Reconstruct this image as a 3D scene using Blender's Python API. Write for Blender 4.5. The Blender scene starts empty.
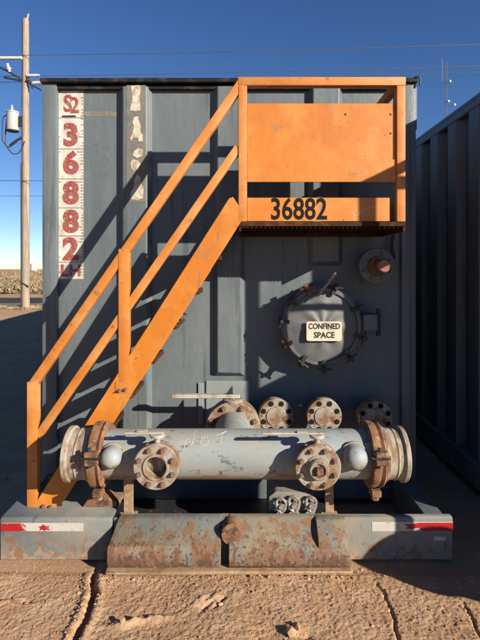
import bpy, bmesh, math, random
import numpy as np
from mathutils import Vector, Matrix
random.seed(7)
SC = bpy.context.scene
COL = SC.collection

# ------------------------------------------------------------------ camera, sky, sun, exposure
F, CX, HZ, EYE = 480.0, 240.0, 269.0, 1.58          # focal length in photo pixels, optical axis, horizon, eye height
cam = bpy.data.cameras.new('camera')
cam.sensor_fit = 'VERTICAL'; cam.sensor_height = 24.0; cam.lens = 24.0 * F / 640.0
cam.shift_y = -(320.0 - HZ) / 640.0
cam.clip_start = 0.05; cam.clip_end = 9000
camo = bpy.data.objects.new('camera', cam); COL.objects.link(camo)
camo.location = (0, 0, EYE); camo.rotation_euler = (math.radians(90), 0, 0)
SC.camera = camo

SUNDIR = Vector((0.600, -0.480, 0.297)).normalized()  # towards the sun: low, right, behind the camera
ELEV = math.asin(SUNDIR.z); AZ = math.atan2(SUNDIR.x, SUNDIR.y)
world = bpy.data.worlds.new('World'); SC.world = world; world.use_nodes = True
wn = world.node_tree.nodes; wl = world.node_tree.links; wn.clear()
sky = wn.new('ShaderNodeTexSky'); sky.sky_type = 'NISHITA'; sky.sun_disc = False
sky.sun_elevation = ELEV; sky.sun_rotation = AZ
sky.altitude = 900; sky.air_density = 0.90; sky.dust_density = 0.0; sky.ozone_density = 3.4
bg = wn.new('ShaderNodeBackground'); bg.inputs['Strength'].default_value = 0.057
wo = wn.new('ShaderNodeOutputWorld')
hs = wn.new('ShaderNodeHueSaturation'); hs.inputs['Saturation'].default_value = 1.15; hs.inputs['Hue'].default_value = 0.509
wl.new(sky.outputs[0], hs.inputs['Color']); wl.new(hs.outputs[0], bg.inputs[0]); wl.new(bg.outputs[0], wo.inputs[0])
sun = bpy.data.lights.new('sun', 'SUN'); sun.energy = 5.0; sun.angle = math.radians(0.5); sun.color = (1.0, 0.90, 0.76)
suno = bpy.data.objects.new('sun', sun); COL.objects.link(suno)
suno.rotation_euler = SUNDIR.to_track_quat('Z', 'Y').to_euler(); suno.location = (20, -16, 10)
SC.view_settings.view_transform = 'Standard'; SC.view_settings.look = 'None'
SC.view_settings.exposure = 1.1; SC.view_settings.gamma = 1.0; SC.view_settings.use_curve_mapping = False

# ------------------------------------------------------------------ materials
K = 0.57   # all surfaces keep modest real-world reflectance
def mat(name, base, rough=0.6, metal=0.0, layers=(), bump=(), var=0.12, varscale=3.0):
    """base paint; layers = (colour, scale, threshold, softness, (sx,sy,sz), roughness); bump = (scale, strength, distance)"""
    m = bpy.data.materials.new(name); m.use_nodes = True
    base = tuple(c*K for c in base); layers = [(tuple(c*K for c in q[0]),) + tuple(q[1:]) for q in layers]
    n = m.node_tree.nodes; l = m.node_tree.links
    b = n['Principled BSDF']; b.inputs['Metallic'].default_value = metal
    tc = n.new('ShaderNodeTexCoord')
    def noise(scale, stretch=(1, 1, 1), detail=8, off=0.0, rgh=0.62):
        mp = n.new('ShaderNodeMapping'); mp.inputs['Scale'].default_value = stretch; mp.inputs['Location'].default_value = (off, off * .7, off * .3)
        l.new(tc.outputs['Object'], mp.inputs['Vector'])
        t = n.new('ShaderNodeTexNoise'); t.inputs['Scale'].default_value = scale
        t.inputs['Detail'].default_value = detail; t.inputs['Roughness'].default_value = rgh
        l.new(mp.outputs[0], t.inputs['Vector']); return t.outputs['Fac']
    hv = n.new('ShaderNodeHueSaturation'); hv.inputs['Color'].default_value = (*base, 1)
    mr = n.new('ShaderNodeMapRange'); mr.inputs['From Min'].default_value = .3; mr.inputs['From Max'].default_value = .7
    mr.inputs['To Min'].default_value = 1 - var; mr.inputs['To Max'].default_value = 1 + var
    l.new(noise(varscale, off=3.1), mr.inputs['Value']); l.new(mr.outputs[0], hv.inputs['Value'])
    col = hv.outputs[0]
    rv = n.new('ShaderNodeValue'); rv.outputs[0].default_value = rough; rg = rv.outputs[0]
    sepz = n.new('ShaderNodeSeparateXYZ'); l.new(tc.outputs['Object'], sepz.inputs[0])
    for i, (c, sc, th, so, st, ro, *zz) in enumerate(layers):
        f = n.new('ShaderNodeMapRange'); f.clamp = True
        f.inputs['From Min'].default_value = th - so; f.inputs['From Max'].default_value = th + so
        nv = noise(sc, st, off=7.3 * (i + 1))
        if zz:                                   # dirt that gathers low on the thing: gain per metre below z0
            ma = n.new('ShaderNodeMath'); ma.operation = 'MULTIPLY_ADD'
            l.new(sepz.outputs['Z'], ma.inputs[0]); ma.inputs[1].default_value = -zz[0]; ma.inputs[2].default_value = zz[0]*zz[1]
            mb = n.new('ShaderNodeMath'); mb.operation = 'ADD'; l.new(nv, mb.inputs[0]); l.new(ma.outputs[0], mb.inputs[1]); nv = mb.outputs[0]
        l.new(nv, f.inputs['Value'])
        mx = n.new('ShaderNodeMix'); mx.data_type = 'RGBA'
        l.new(f.outputs[0], mx.inputs['Factor']); l.new(col, mx.inputs['A']); mx.inputs['B'].default_value = (*c, 1)
        col = mx.outputs['Result']
        mf = n.new('ShaderNodeMix'); l.new(f.outputs[0], mf.inputs['Factor']); l.new(rg, mf.inputs['A']); mf.inputs['B'].default_value = ro
        rg = mf.outputs['Result']
    l.new(col, b.inputs['Base Color']); l.new(rg, b.inputs['Roughness'])
    prev = None
    for sc, st, di in bump:
        bp = n.new('ShaderNodeBump'); bp.inputs['Strength'].default_value = st; bp.inputs['Distance'].default_value = di
        l.new(noise(sc, off=1.7), bp.inputs['Height'])
        if prev: l.new(prev, bp.inputs['Normal'])
        prev = bp.outputs[0]
    if prev: l.new(prev, b.inputs['Normal'])
    return m
RUST = (.20, .075, .03); DUST = (.46, .33, .21); TAN = (.50, .36, .22)
V = (1, 1, 1); STREAK = (1, 1, .09)
M = {}
M['wall'] = mat('tank_paint', (.158, .190, .203), .55, 0, [((.125, .158, .176), 5, .55, .10, STREAK, .5), ((.185, .212, .222), 9, .60, .08, STREAK, .6),
                 ((.24, .22, .19), 2.2, .66, .10, (1, 1, .5), .75, .10, .4), ((.22, .14, .09), 22, .68, .03, (1, 1, .03), .8), ((.095, .12, .135), 14, .64, .04, (1, 1, .05), .6), ((.09, .085, .085), 26, .72, .02, V, .7), ((.30, .31, .30), 70, .74, .02, (1, 1, .3), .7)], [(1.7, .35, .04), (60, .08, .004)], .10)
M['plate'] = mat('pale_paint', (.27, .32, .335), .55, 0, [((.40, .35, .28), 6, .58, .12, V, .7), (RUST, 22, .71, .03, V, .8)], [(40, .08, .004)])
M['lip'] = mat('black_lip', (.022, .024, .03), .6, 0, [((.10, .075, .055), 12, .60, .1, V, .8)], [(30, .1, .004)])
M['orange'] = mat('orange_paint', (.76, .250, .018), .50, 0, [((.64, .18, .012), 2.4, .54, .14, (1, 1, .5), .5), ((.78, .32, .05), 5.5, .60, .12, V, .6), ((.58, .27, .10), 7, .69, .04, (1, 1, .25), .7),
                 ((.44, .19, .06), 18, .66, .03, (1, 1, .15), .7), ((.36, .19, .09), 6, .66, .06, V, .8), (RUST, 34, .665, .02, V, .8), ((.14, .06, .03), 75, .71, .02, V, .8), ((.60, .50, .38), 45, .73, .02, (1, 1, .5), .8)], [(3, .2, .02), (40, .10, .004)], .10)
M['rail'] = mat('sun_faded_orange', (.72, .245, .032), .6, 0, [((.76, .36, .12), 7, .58, .12, V, .7), ((.66, .21, .022), 4, .56, .1, V, .6), ((.40, .18, .07), 20, .64, .03, V, .8), (RUST, 34, .67, .025, V, .8), ((.14, .06, .03), 80, .70, .02, V, .8)], [(40, .12, .004)], .12)
M['pipe'] = mat('manifold_paint', (.325, .375, .385), .55, 0, [((.40, .38, .32), 5, .52, .10, (.4, 1, 1), .7), ((.28, .18, .11), 8, .55, .06, (.35, 1, 1), .8, 3.2, .285), (RUST, 22, .66, .03, V, .8, 1.6, .29), ((.16, .155, .15), 30, .62, .04, (.6, 1, 1), .8), ((.46, .47, .47), 16, .66, .04, V, .7)], [(9, .15, .01), (45, .15, .004)], .15)
M['dome'] = mat('dome_cap_paint', (.36, .415, .44), .62, 0, [((.42, .35, .26), 12, .56, .08, V, .75), ((.27, .17, .10), 18, .57, .05, V, .8, 1.6, .37), (RUST, 40, .72, .03, V, .8)], [(40, .08, .003)], .08)
M['flange'] = mat('dusty_flange', (.41, .345, .265), .85, 0, [((.28, .15, .07), 9, .52, .06, V, .85), (RUST, 15, .60, .04, V, .85), ((.46, .44, .40), 14, .60, .05, V, .85), ((.11, .065, .045), 40, .65, .03, V, .9)], [(22, .3, .006), (90, .4, .003)], .25, 8)
M['rust'] = mat('rusty_steel', (.235, .10, .045), .9, 0, [((.36, .19, .09), 12, .53, .07, V, .9), ((.085, .042, .026), 18, .59, .05, V, .9), ((.42, .33, .24), 26, .65, .04, V, .9)], [(20, .4, .008), (80, .4, .003)], .25, 8)
M['ring'] = mat('weathered_end_ring', (.44, .38, .30), .85, 0, [((.27, .17, .10), 11, .53, .05, (1.6, .6, .6), .85), ((.52, .50, .46), 9, .60, .07, V, .8)], [(18, .35, .012), (60, .5, .006)], .25, 8)
M['bolt'] = mat('bolt_steel', (.30, .20, .13), .6, .3, [(RUST, 60, .55, .08, V, .85), ((.48, .42, .34), 40, .62, .06, V, .7)], [], .3, 30)
M['darkbolt'] = mat('dark_hole', (.02, .018, .016), .8)
M['skid'] = mat('skid_paint', (.215, .24, .24), .7, 0, [((.33, .28, .215), 4, .53, .10, V, .85), ((.30, .165, .085), 14, .60, .04, (1, 1, .7), .9, 1.1, .12), ((.40, .29, .19), 26, .60, .03, V, .9, 1.3, .10), (RUST, 26, .66, .03, V, .9), ((.13, .14, .14), 20, .66, .03, (1, 1, .3), .8)], [(10, .25, .010), (70, .25, .003)], .18)
M['nose'] = mat('battered_nose', (.19, .215, .21), .75, 0, [((.30, .245, .16), 5, .50, .08, (1, 1, .4), .85), ((.30, .27, .12), 8, .62, .05, (1, 1, .25), .85), ((.27, .15, .08), 16, .52, .05, (1, 1, .3), .9, .7, .17), ((.19, .085, .045), 26, .57, .03, (1, 1, .5), .9, .8, .15), ((.11, .06, .04), 60, .60, .03, V, .9, .6, .15), ((.36, .34, .30), 30, .66, .02, V, .85), ((.42, .31, .20), 40, .66, .03, V, .9, 2.0, .06)], [(9, .35, .012), (60, .45, .005)], .22, 6)
M['leg'] = mat('dusty_leg', (.44, .29, .155), .75, 0, [((.30, .135, .05), 14, .57, .08, V, .9), ((.55, .44, .30), 20, .62, .06, V, .85)], [(60, .15, .003)], .15)
M['cover'] = mat('hatch_cover', (.15, .16, .165), .55, .1, [((.22, .215, .20), 6, .56, .10, V, .65), (RUST, 24, .69, .04, V, .8)], [(7, .25, .01)], .12)
M['dark'] = mat('dark_steel', (.035, .037, .042), .55, .2, [(RUST, 25, .62, .06, V, .85)], [(60, .1, .003)], .2)
M['white'] = mat('sticker_white', (.82, .79, .72), .6, 0, [((.52, .46, .36), 14, .56, .12, (1, 1, .5), .7), ((.40, .31, .21), 40, .68, .04, (1, 1, .4), .7)], [(30, .06, .003)], .08, 6)
M['cream'] = mat('peeled_cream', (.76, .69, .56), .75, 0, [((.42, .33, .23), 22, .55, .08, V, .8), ((.66, .62, .54), 18, .62, .05, V, .8)], [(40, .2, .003)], .1, 8)
M['residue'] = mat('glue_residue', (.235, .215, .18), .85, 0, [((.17, .175, .165), 16, .54, .10, V, .85), ((.33, .28, .21), 30, .62, .06, V, .85)], [(80, .15, .002)], .12, 8)
M['red'] = mat('faded_red', (.42, .060, .048), .6, 0, [((.52, .38, .32), 75, .60, .04, V, .7), ((.36, .15, .12), 20, .56, .10, V, .7)], [], .2, 10)
M['redtape'] = mat('red_tape', (.50, .015, .02), .4, 0, [((.62, .45, .40), 26, .63, .03, V, .7)], [], .12, 8)
M['whitetape'] = mat('white_tape', (.66, .63, .57), .42, 0, [((.45, .36, .26), 22, .60, .06, V, .7), ((.50, .25, .20), 16, .70, .03, V, .7)], [], .08, 8)
M['black'] = mat('stencil_black', (.018, .016, .015), .6, 0, [((.35, .13, .03), 60, .70, .02, V, .7)], [], .1)
M['scrib'] = mat('marker_scribble', (.085, .11, .125), .7, 0, [((.15, .188, .206), 60, .52, .06, V, .6)])
M['chalk'] = mat('chalk', (.62, .62, .60), .95, 0, [((.38, .41, .43), 140, .52, .05, V, .9)])
M['sign'] = mat('sign_cream', (.78, .73, .58), .5, 0, [((.55, .46, .30), 20, .62, .08, V, .6)], [], .05, 10)
M['signink'] = mat('sign_ink', (.03, .035, .025), .6, 0, [((.5, .45, .34), 70, .66, .03, V, .6)], [], .1)
M['label'] = mat('tan_label', (.46, .36, .16), .6)
M['redcap'] = mat('red_plug', (.36, .12, .085), .6, 0, [((.45, .30, .24), 30, .58, .06, V, .7)], [], .15, 10)
M['lever'] = mat('lever_steel', (.60, .56, .49), .55, .1, [((.42, .30, .19), 24, .58, .07, V, .8)], [(50, .15, .002)], .12, 8)
M['grate'] = mat('grating_steel', (.07, .035, .02), .85, 0, [(RUST, 20, .62, .1, V, .9)])
M['shackle'] = mat('galvanised', (.46, .44, .40), .45, .4, [((.22, .16, .10), 40, .56, .07, V, .7)], [(60, .2, .003)], .2, 20)
M['pole'] = mat('weathered_wood', (.42, .33, .25), .85, 0, [((.24, .17, .12), 4, .58, .08, (3, 3, .12), .9), ((.54, .46, .38), 6, .58, .08, (3, 3, .15), .9)], [(9, .4, .02)], .2, 2)
M['porcelain'] = mat('porcelain', (.70, .72, .73), .3)
M['transformer'] = mat('transformer_grey', (.60, .62, .62), .45, 0, [((.42, .40, .36), 5, .62, .1, V, .6)], [], .05)
M['cable'] = mat('cable_black', (.03, .032, .036), .6)
M['wire'] = mat('aluminium_wire', (.20, .22, .25), .5, .5)
M['mast'] = mat('mast_grey', (.22, .23, .25), .5, .4)
M['asphalt'] = mat('asphalt', (.075, .073, .072), .9, 0, [((.13, .12, .11), 2, .55, .1, V, .9)], [], .15, .5)
M['gravel'] = mat('gravel_shoulder', (.27, .235, .195), .95, 0, [((.36, .30, .23), 3, .55, .1, V, .9)], [(20, .3, .02)], .15, 1)
M['scrub'] = mat('dry_scrub', (.42, .32, .19), .9, 0, [((.19, .17, .09), .35, .53, .06, V, .9), ((.58, .44, .27), .6, .57, .06, V, .9)], [], .3, 6)
M['grass'] = mat('dry_grass', (.56, .43, .27), .9, 0, [((.24, .19, .10), 1.2, .55, .08, V, .9)], [], .25, 5)
M['stone'] = mat('sand_clod', (.66, .43, .27), .95, 0, [((.50, .27, .15), 20, .56, .1, V, .95)], [(80, .3, .004)], .15, 20)
M['whitewall'] = mat('white_steel', (.78, .78, .76), .5)
M['rag'] = mat('torn_tape', (.10, .075, .05), .8, 0, [((.5, .42, .3), 30, .55, .08, V, .8)])

def sand_material():
    m = mat('sand', (.69, .43, .25), .95, 0, [((.58, .36, .21), 1.1, .56, .12, V, .95), ((.76, .51, .33), 5, .57, .10, V, .95),
            ((.46, .28, .165), 38, .64, .06, V, .95), ((.85, .59, .40), 90, .66, .05, V, .95)],
            [(30, .25, .02), (120, .45, .010), (330, .45, .005)], .10, 1.5)
    return m
M['sand'] = sand_material()
for k in ('black', 'signink', 'darkbolt', 'lip', 'grate', 'scrib', 'sand', 'stone', 'scrub', 'grass', 'asphalt', 'gravel'):
    M[k].node_tree.nodes['Principled BSDF'].inputs['Specular IOR Level'].default_value = .08

# ------------------------------------------------------------------ mesh helpers
def woff(o):
    v = Vector((0, 0, 0))
    while o is not None:
        v += o.location; o = o.parent
    return v
class MB:
    def __init__(s): s.v = []; s.f = []
    def add(s, vs, fs):
        o = len(s.v); s.v += [tuple(v) for v in vs]; s.f += [tuple(i + o for i in f) for f in fs]; return s
    def box(s, x0, x1, y0, y1, z0, z1):
        return s.add([(x0,y0,z0),(x1,y0,z0),(x1,y1,z0),(x0,y1,z0),(x0,y0,z1),(x1,y0,z1),(x1,y1,z1),(x0,y1,z1)],
                     [(0,3,2,1),(4,5,6,7),(0,1,5,4),(1,2,6,5),(2,3,7,6),(3,0,4,7)])
    def prism(s, pts, y0, y1):                     # polygon in x,z pushed along y
        n = len(pts)
        a = sum(pts[i][0]*pts[(i+1)%n][1] - pts[(i+1)%n][0]*pts[i][1] for i in range(n))
        if a < 0: pts = pts[::-1]
        return s.add([(x, y0, z) for x, z in pts] + [(x, y1, z) for x, z in pts],
                     [tuple(range(n)), tuple(range(2*n-1, n-1, -1))] + [((i+1)%n, i, i+n, (i+1)%n+n) for i in range(n)])
    def prism_x(s, pts, x0, x1):                   # polygon in y,z pushed along x
        n = len(pts)
        a = sum(pts[i][0]*pts[(i+1)%n][1] - pts[(i+1)%n][0]*pts[i][1] for i in range(n))
        if a < 0: pts = pts[::-1]
        return s.add([(x0, y, z) for y, z in pts] + [(x1, y, z) for y, z in pts],
                     [tuple(range(n-1, -1, -1)), tuple(range(n, 2*n))] + [(i, (i+1)%n, (i+1)%n+n, i+n) for i in range(n)])
    def lathe(s, c, axis, prof, seg=32, a0=0.0, close0=True):   # prof = [(t along axis, r)]
        ax = Vector(axis).normalized(); u = ax.orthogonal().normalized(); w = ax.cross(u); c = Vector(c)
        vs = []; fs = []; rows = []
        for t, r in prof:
            if r < 1e-6: rows.append([len(vs)]); vs.append(c + ax*t)
            else:
                rows.append(list(range(len(vs), len(vs)+seg)))
                for k in range(seg):
                    a = a0 + 2*math.pi*k/seg; vs.append(c + ax*t + (u*math.cos(a) + w*math.sin(a))*r)
        for A, B in zip(rows[:-1], rows[1:]):
            if len(A) == 1 and len(B) == 1: continue
            for k in range(seg):
                k2 = (k+1) % seg
                if len(A) == 1: fs.append((A[0], B[k2], B[k]))
                elif len(B) == 1: fs.append((A[k], A[k2], B[0]))
                else: fs.append((A[k], A[k2], B[k2], B[k]))
        return s.add(vs, fs)
    def cyl(s, p0, p1, r, seg=16, r1=None):
        p0 = Vector(p0); p1 = Vector(p1); L = (p1-p0).length
        return s.lathe(p0, p1-p0, [(0,0),(0,r),(L, r if r1 is None else r1),(L,0)], seg)
    def tube(s, pts, r, seg=8):
        pts = [Vector(p) for p in pts]; n = len(pts); vs = []; fs = []; u = None
        for i, p in enumerate(pts):
            d = (pts[min(i+1,n-1)] - pts[max(i-1,0)]).normalized()
            if u is None: u = d.orthogonal().normalized()
            else: u = (u - d*u.dot(d)).normalized()
            w = d.cross(u)
            for k in range(seg):
                a = 2*math.pi*k/seg; vs.append(p + (u*math.cos(a)+w*math.sin(a))*r)
        for i in range(n-1):
            for k in range(seg):
                k2 = (k+1)%seg; fs.append((i*seg+k, i*seg+k2, (i+1)*seg+k2, (i+1)*seg+k))
        fs.append(tuple(range(seg-1,-1,-1))); fs.append(tuple((n-1)*seg+k for k in range(seg)))
        return s.add(vs, fs)
    def cable(s, pts, r, seg=6, n=6):
        P_ = [Vector(p) for p in pts]; P_ = [P_[0]*2-P_[1]] + P_ + [P_[-1]*2-P_[-2]]; out = []
        for i in range(1, len(P_)-2):
            a, b_, c, d = P_[i-1:i+3]
            for k in range(n):
                t = k/n; out.append(.5*((2*b_) + (c-a)*t + (2*a-5*b_+4*c-d)*t*t + (3*b_-a-3*c+d)*t**3))
        return s.tube(out + [P_[-2]], r, seg)
    def beam(s, p0, p1, w, d):                     # square bar in a frontal plane: w across in x-z, d deep along y
        p0 = Vector(p0); p1 = Vector(p1); t = (p1-p0).normalized(); nrm = Vector((t.z, 0, -t.x)) * (w/2)
        y = Vector((0, d/2, 0)); vs = []
        for p in (p0, p1):
            vs += [p-nrm-y, p+nrm-y, p+nrm+y, p-nrm+y]
        return s.add(vs, [(3,2,1,0),(4,5,6,7),(0,1,5,4),(1,2,6,5),(2,3,7,6),(3,0,4,7)])
    def build(s, name, m, parent=None, loc=None, bevel=0.0, smooth=35, seg=1):
        """vertices are world coordinates; loc (world) moves the origin there"""
        off = woff(parent) if parent else Vector((0,0,0))
        base = Vector(loc) if loc is not None else off
        me = bpy.data.meshes.new(name)
        me.from_pydata([(x-base.x, y-base.y, z-base.z) for x, y, z in s.v], [], s.f)
        bm = bmesh.new(); bm.from_mesh(me)
        bmesh.ops.recalc_face_normals(bm, faces=bm.faces[:])
        if bevel > 0:
            es = [e for e in bm.edges if len(e.link_faces) == 2 and e.calc_face_angle(0) > math.radians(30)]
            bmesh.ops.bevel(bm, geom=es, offset=bevel, segments=seg, affect='EDGES', profile=.6, clamp_overlap=True)
        bm.to_mesh(me); bm.free()
        if smooth: me.shade_smooth(); me.set_sharp_from_angle(angle=math.radians(smooth))
        me.materials.append(m if not isinstance(m, str) else M[m])
        o = bpy.data.objects.new(name, me); COL.objects.link(o)
        o.parent = parent; o.location = base - off
        return o
def inst(o, loc, parent, rot=None):
    c = o.copy(); COL.objects.link(c); c.parent = parent; c.location = Vector(loc) - woff(parent)
    if rot: c.rotation_euler = rot
    return c
def empty(name, loc, label=None, cat=None, group=None, parent=None):
    o = bpy.data.objects.new(name, None); COL.objects.link(o); o.parent = parent
    o.location = Vector(loc) - (woff(parent) if parent else Vector((0,0,0))); o.empty_display_size = .2
    return tag(o, label, cat, group)
def tag(o, label=None, cat=None, group=None, kind=None):
    if label: o['label'] = label
    if cat: o['category'] = cat
    if group: o['group'] = group
    if kind: o['kind'] = kind
    return o
def copy_tree(o, parent):
    c = o.copy(); COL.objects.link(c); c.parent = parent
    for ch in list(o.children): copy_tree(ch, c)
    return c
def text(name, s, m, parent, x, y, z, size, bold=0.0, align='CENTER', sx=1.0, shear=0.0, depth=.0006, rot=0.0):
    cu = bpy.data.curves.new(name, 'FONT'); cu.body = s; cu.size = size; cu.offset = bold; cu.extrude = depth
    cu.align_x = align; cu.align_y = 'CENTER'; cu.shear = shear; cu.resolution_u = 3
    t = bpy.data.objects.new('tmp', cu); COL.objects.link(t)
    bpy.context.view_layer.update()
    me = bpy.data.meshes.new_from_object(t.evaluated_get(bpy.context.evaluated_depsgraph_get()))
    bpy.data.objects.remove(t); bpy.data.curves.remove(cu)
    me.name = name
    me.transform(Matrix(((sx,0,0,0),(0,0,-1,0),(0,1,0,0),(0,0,0,1))))
    me.transform(Matrix.Rotation(rot, 4, 'Y'))
    me.materials.clear(); me.materials.append(M[m])
    o = bpy.data.objects.new(name, me); COL.objects.link(o); o.parent = parent
    o.location = Vector((x, y, z)) - woff(parent)
    return o
# photo-measured frontal coordinates -> metres on the plane at depth Y
def X(px, Y): return (px - CX) * Y / F
def Z(py, Y): return EYE + (HZ - py) * Y / F

# value noise for the ground
def vnoise(x, y, seed=0):
    xi = np.floor(x).astype(np.int64); yi = np.floor(y).astype(np.int64); fx = x-xi; fy = y-yi
    fx = fx*fx*fx*(fx*(fx*6-15)+10); fy = fy*fy*fy*(fy*(fy*6-15)+10)
    def h(a, b):
        n = (a*374761393 + b*668265263 + seed*974634777) & 0x7fffffff
        n = ((n ^ (n >> 13)) * 1274126177) & 0x7fffffff
        n = ((n ^ (n >> 16)) * 668265263) & 0x7fffffff
        return ((n >> 7) & 0xffff) / 65535.0
    return (h(xi,yi)*(1-fx)+h(xi+1,yi)*fx)*(1-fy) + (h(xi,yi+1)*(1-fx)+h(xi+1,yi+1)*fx)*fy

# ------------------------------------------------------------------ ground, road
def axis(lo, hi, step, far0, far1, grow=1.16):
    a = list(np.arange(lo, hi + step/2, step)); d = step
    while a[-1] < far1: d = min(d*grow, 400); a.append(a[-1] + d)
    d = step; b = [lo]
    while b[-1] > far0: d = min(d*grow, 400); b.append(b[-1] - d)
    return np.array(b[:0:-1] + a)
def ground_height(gx, gy, fine=True):
    near = np.clip(1 - np.maximum(np.abs(gx) - 2.2, 0) / 1.0, 0, 1) * np.clip(1 - np.maximum(np.abs(gy - 2.1) - .9, 0) / .5, 0, 1)
    hz = .012 * (vnoise(gx*2.2, gy*2.2, 1) - .5) + .05*(1-near)*(vnoise(gx*1.1, gy*.8, 31) - .6)
    c = vnoise(gx*9, gy*9, 2) - .5; d = vnoise(gx*26 + .4*gy*26, gy*30, 3) - .5; e = vnoise(gx*62, gy*70, 4) - .5; g = vnoise(gx*120 + gy*50, gy*125, 5) - .5
    hz = hz + near * (.006*c + .0028*d + .0032*e + .0055*g)
    # tyre ruts left by whatever set the tank down
    wob = .02*(vnoise(gy*4, gy*0+3, 8) - .5)*2 + .006*(vnoise(gy*14, gy*0+9, 9) - .5)*2 + .004*(vnoise(gy*60, gy*0+5, 19) - .5)*2
    for x0, w, dep, y0, y1 in ((-.735, .015, .038, 1.2, 2.60), (.69, .007, .013, 1.2, 2.47), (1.045, .007, .012, 1.9, 2.33)):
        q = np.abs(gx - x0 - wob - .10*(2.4-gy)*(1 if x0 < 0 else -.3)) / w
        msk = np.clip((gy - y0)/.1, 0, 1) * np.clip((y1 - gy)/.1, 0, 1) * near
        hz = hz - dep*np.exp(-q**4)*msk*(.55 + .9*vnoise(gx*5, gy*11, 11)) + (.010 if w > .01 else 0)*np.exp(-((q-2.4)/1.1)**2)*msk
    # kicked-up lumps and tread marks
    for x0, y0, ax_, ay_, ang, h_ in ((-.44, 2.16, .13, .020, .22, .022), (-.52, 2.12, .05, .02, .3, .018), (-.20, 2.28, .06, .012, .9, .016), (-.16, 2.25, .06, .012, .95, -.018), (-.12, 2.31, .055, .012, .9, .016),
                                      (-.10, 2.27, .05, .010, 1.0, -.018), (.23, 2.09, .035, .03, 0, .020), (.28, 2.07, .03, .02, 0, -.024), (-1.02, 2.28, .03, .015, 0, -.018), (-1.10, 2.27, .06, .02, .1, .014)):
        u = (gx-x0)*math.cos(ang) + (gy-y0)*math.sin(ang); w = -(gx-x0)*math.sin(ang) + (gy-y0)*math.cos(ang)
        hz = hz + .7*h_*(.3+1.4*vnoise(gx*40, gy*40, 21))*np.exp(-(u/ax_)**2 - (w/ay_)**2)
    # level under the skid
    under = np.clip((gy - 2.47)/.05, 0, 1) * np.clip((1.6 - np.abs(gx))/.3, 0, 1) * np.clip((4 - gy)/.3, 0, 1)
    hz = hz*(1 - under*.75) - .012*under
    # low sandy rise by the pole
    hz = hz + .24*np.exp(-((gy-15.6)/2.6)**2)*np.clip((-gx-3.5)/2.5, 0, 1)*(.8+.4*vnoise(gx*.4, gy*.4, 13))
    hz = hz - .02*np.clip((gy-18.5)/2, 0, 1)
    return hz
gxs = axis(-1.55, 1.65, .0055, -4500, 4500); gys = axis(1.85, 2.72, .0055, -2500, 6000)
GX, GY = np.meshgrid(gxs, gys); GZ = ground_height(GX, GY)
nx, ny = len(gxs), len(gys)
me = bpy.data.meshes.new('ground')
idx = np.arange(nx*ny).reshape(ny, nx)
fc = np.stack([idx[:-1,:-1], idx[:-1,1:], idx[1:,1:], idx[1:,:-1]], -1).reshape(-1, 4)
co = np.stack([GX, GY, GZ], -1).reshape(-1, 3)
me.vertices.add(nx*ny); me.vertices.foreach_set('co', co.ravel())
me.loops.add(fc.size); me.loops.foreach_set('vertex_index', fc.ravel())
me.polygons.add(len(fc)); me.polygons.foreach_set('loop_start', np.arange(0, fc.size, 4)); me.polygons.foreach_set('loop_total', np.full(len(fc), 4))
me.update(); me.validate(); me.shade_smooth(); me.materials.append(M['sand'])
ground = bpy.data.objects.new('ground', me); COL.objects.link(ground); ground['kind'] = 'structure'
b = MB(); b.add([(-3000,22.2,.012),(3000,22.2,.012),(3000,26.2,.012),(-3000,26.2,.012)], [(0,1,2,3)])
tag(b.build('road', 'asphalt', smooth=0), kind='structure')
b = MB(); b.add([(-3000,19.4,.006),(3000,19.4,.006),(3000,22.25,.006),(-3000,22.25,.006)], [(0,1,2,3)])
tag(b.build('road_shoulder', 'gravel', smooth=0), kind='structure')

# ------------------------------------------------------------------ the tank
YW = 3.23                                  # front sheet
TX0, TX1, TT, TB = -1.317, 1.172, 2.84, .20  # sides, top, bottom
TANK_LEN = 11.0
tank = empty('frac_tank', (-.06, 3.2, 0), 'grey steel fluid tank with orange stairs and the number 36882', 'tank', 'steel fluid tanks side by side')
fw = MB().box(TX0+.02, TX1-.02, YW, YW+.012, .035, TT-.03).build('front_wall', 'wall', tank)
fw['label'] = 'blue-grey painted front sheet'
def stiffener(x0, x1, z0, z1, parent, bev=.032, proud=.045):
    b = MB(); y1 = YW - .0005; y0 = YW - proud
    vs = [(x0,y1,z0),(x1,y1,z0),(x1,y1,z1),(x0,y1,z1),(x0+bev,y0,z0+bev),(x1-bev,y0,z0+bev),(x1-bev,y0,z1),(x0+bev,y0,z1)]
    b.add(vs, [(4,5,6,7),(0,1,5,4),(1,2,6,5),(3,0,4,7),(2,3,7,6),(0,3,2,1)])
    return b.build('stiffener', 'wall', parent, bevel=.004, smooth=25)
zt = TT - .045
for x0, x1, zb in ((119, 152, .205), (213, 245, Z(376, YW)), (308, 343, Z(266, YW))):
    stiffener(X(x0, 3.21), X(x1, 3.21), zb, zt, fw)
# corner posts
for xa, xb in ((TX0, TX0+.098), (TX1-.098, TX1)):
    MB().box(xa, xb, YW-.04, YW+.06, TB, TT-.02).build('corner_post', 'wall', tank, bevel=.012, seg=2)
# small vertical weld ridge + pale plate behind the big valve
MB().box(X(198, 3.22), X(203.5, 3.22), YW-.012, YW-.0005, Z(425, 3.22), Z(383, 3.22)).build('weld_strip', 'plate', fw, bevel=.003)
MB().box(X(206, 3.22), X(250, 3.22), YW-.008, YW-.0005, Z(440, 3.22), Z(381, 3.22)).build('backing_plate', 'plate', fw, bevel=.002)
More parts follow.
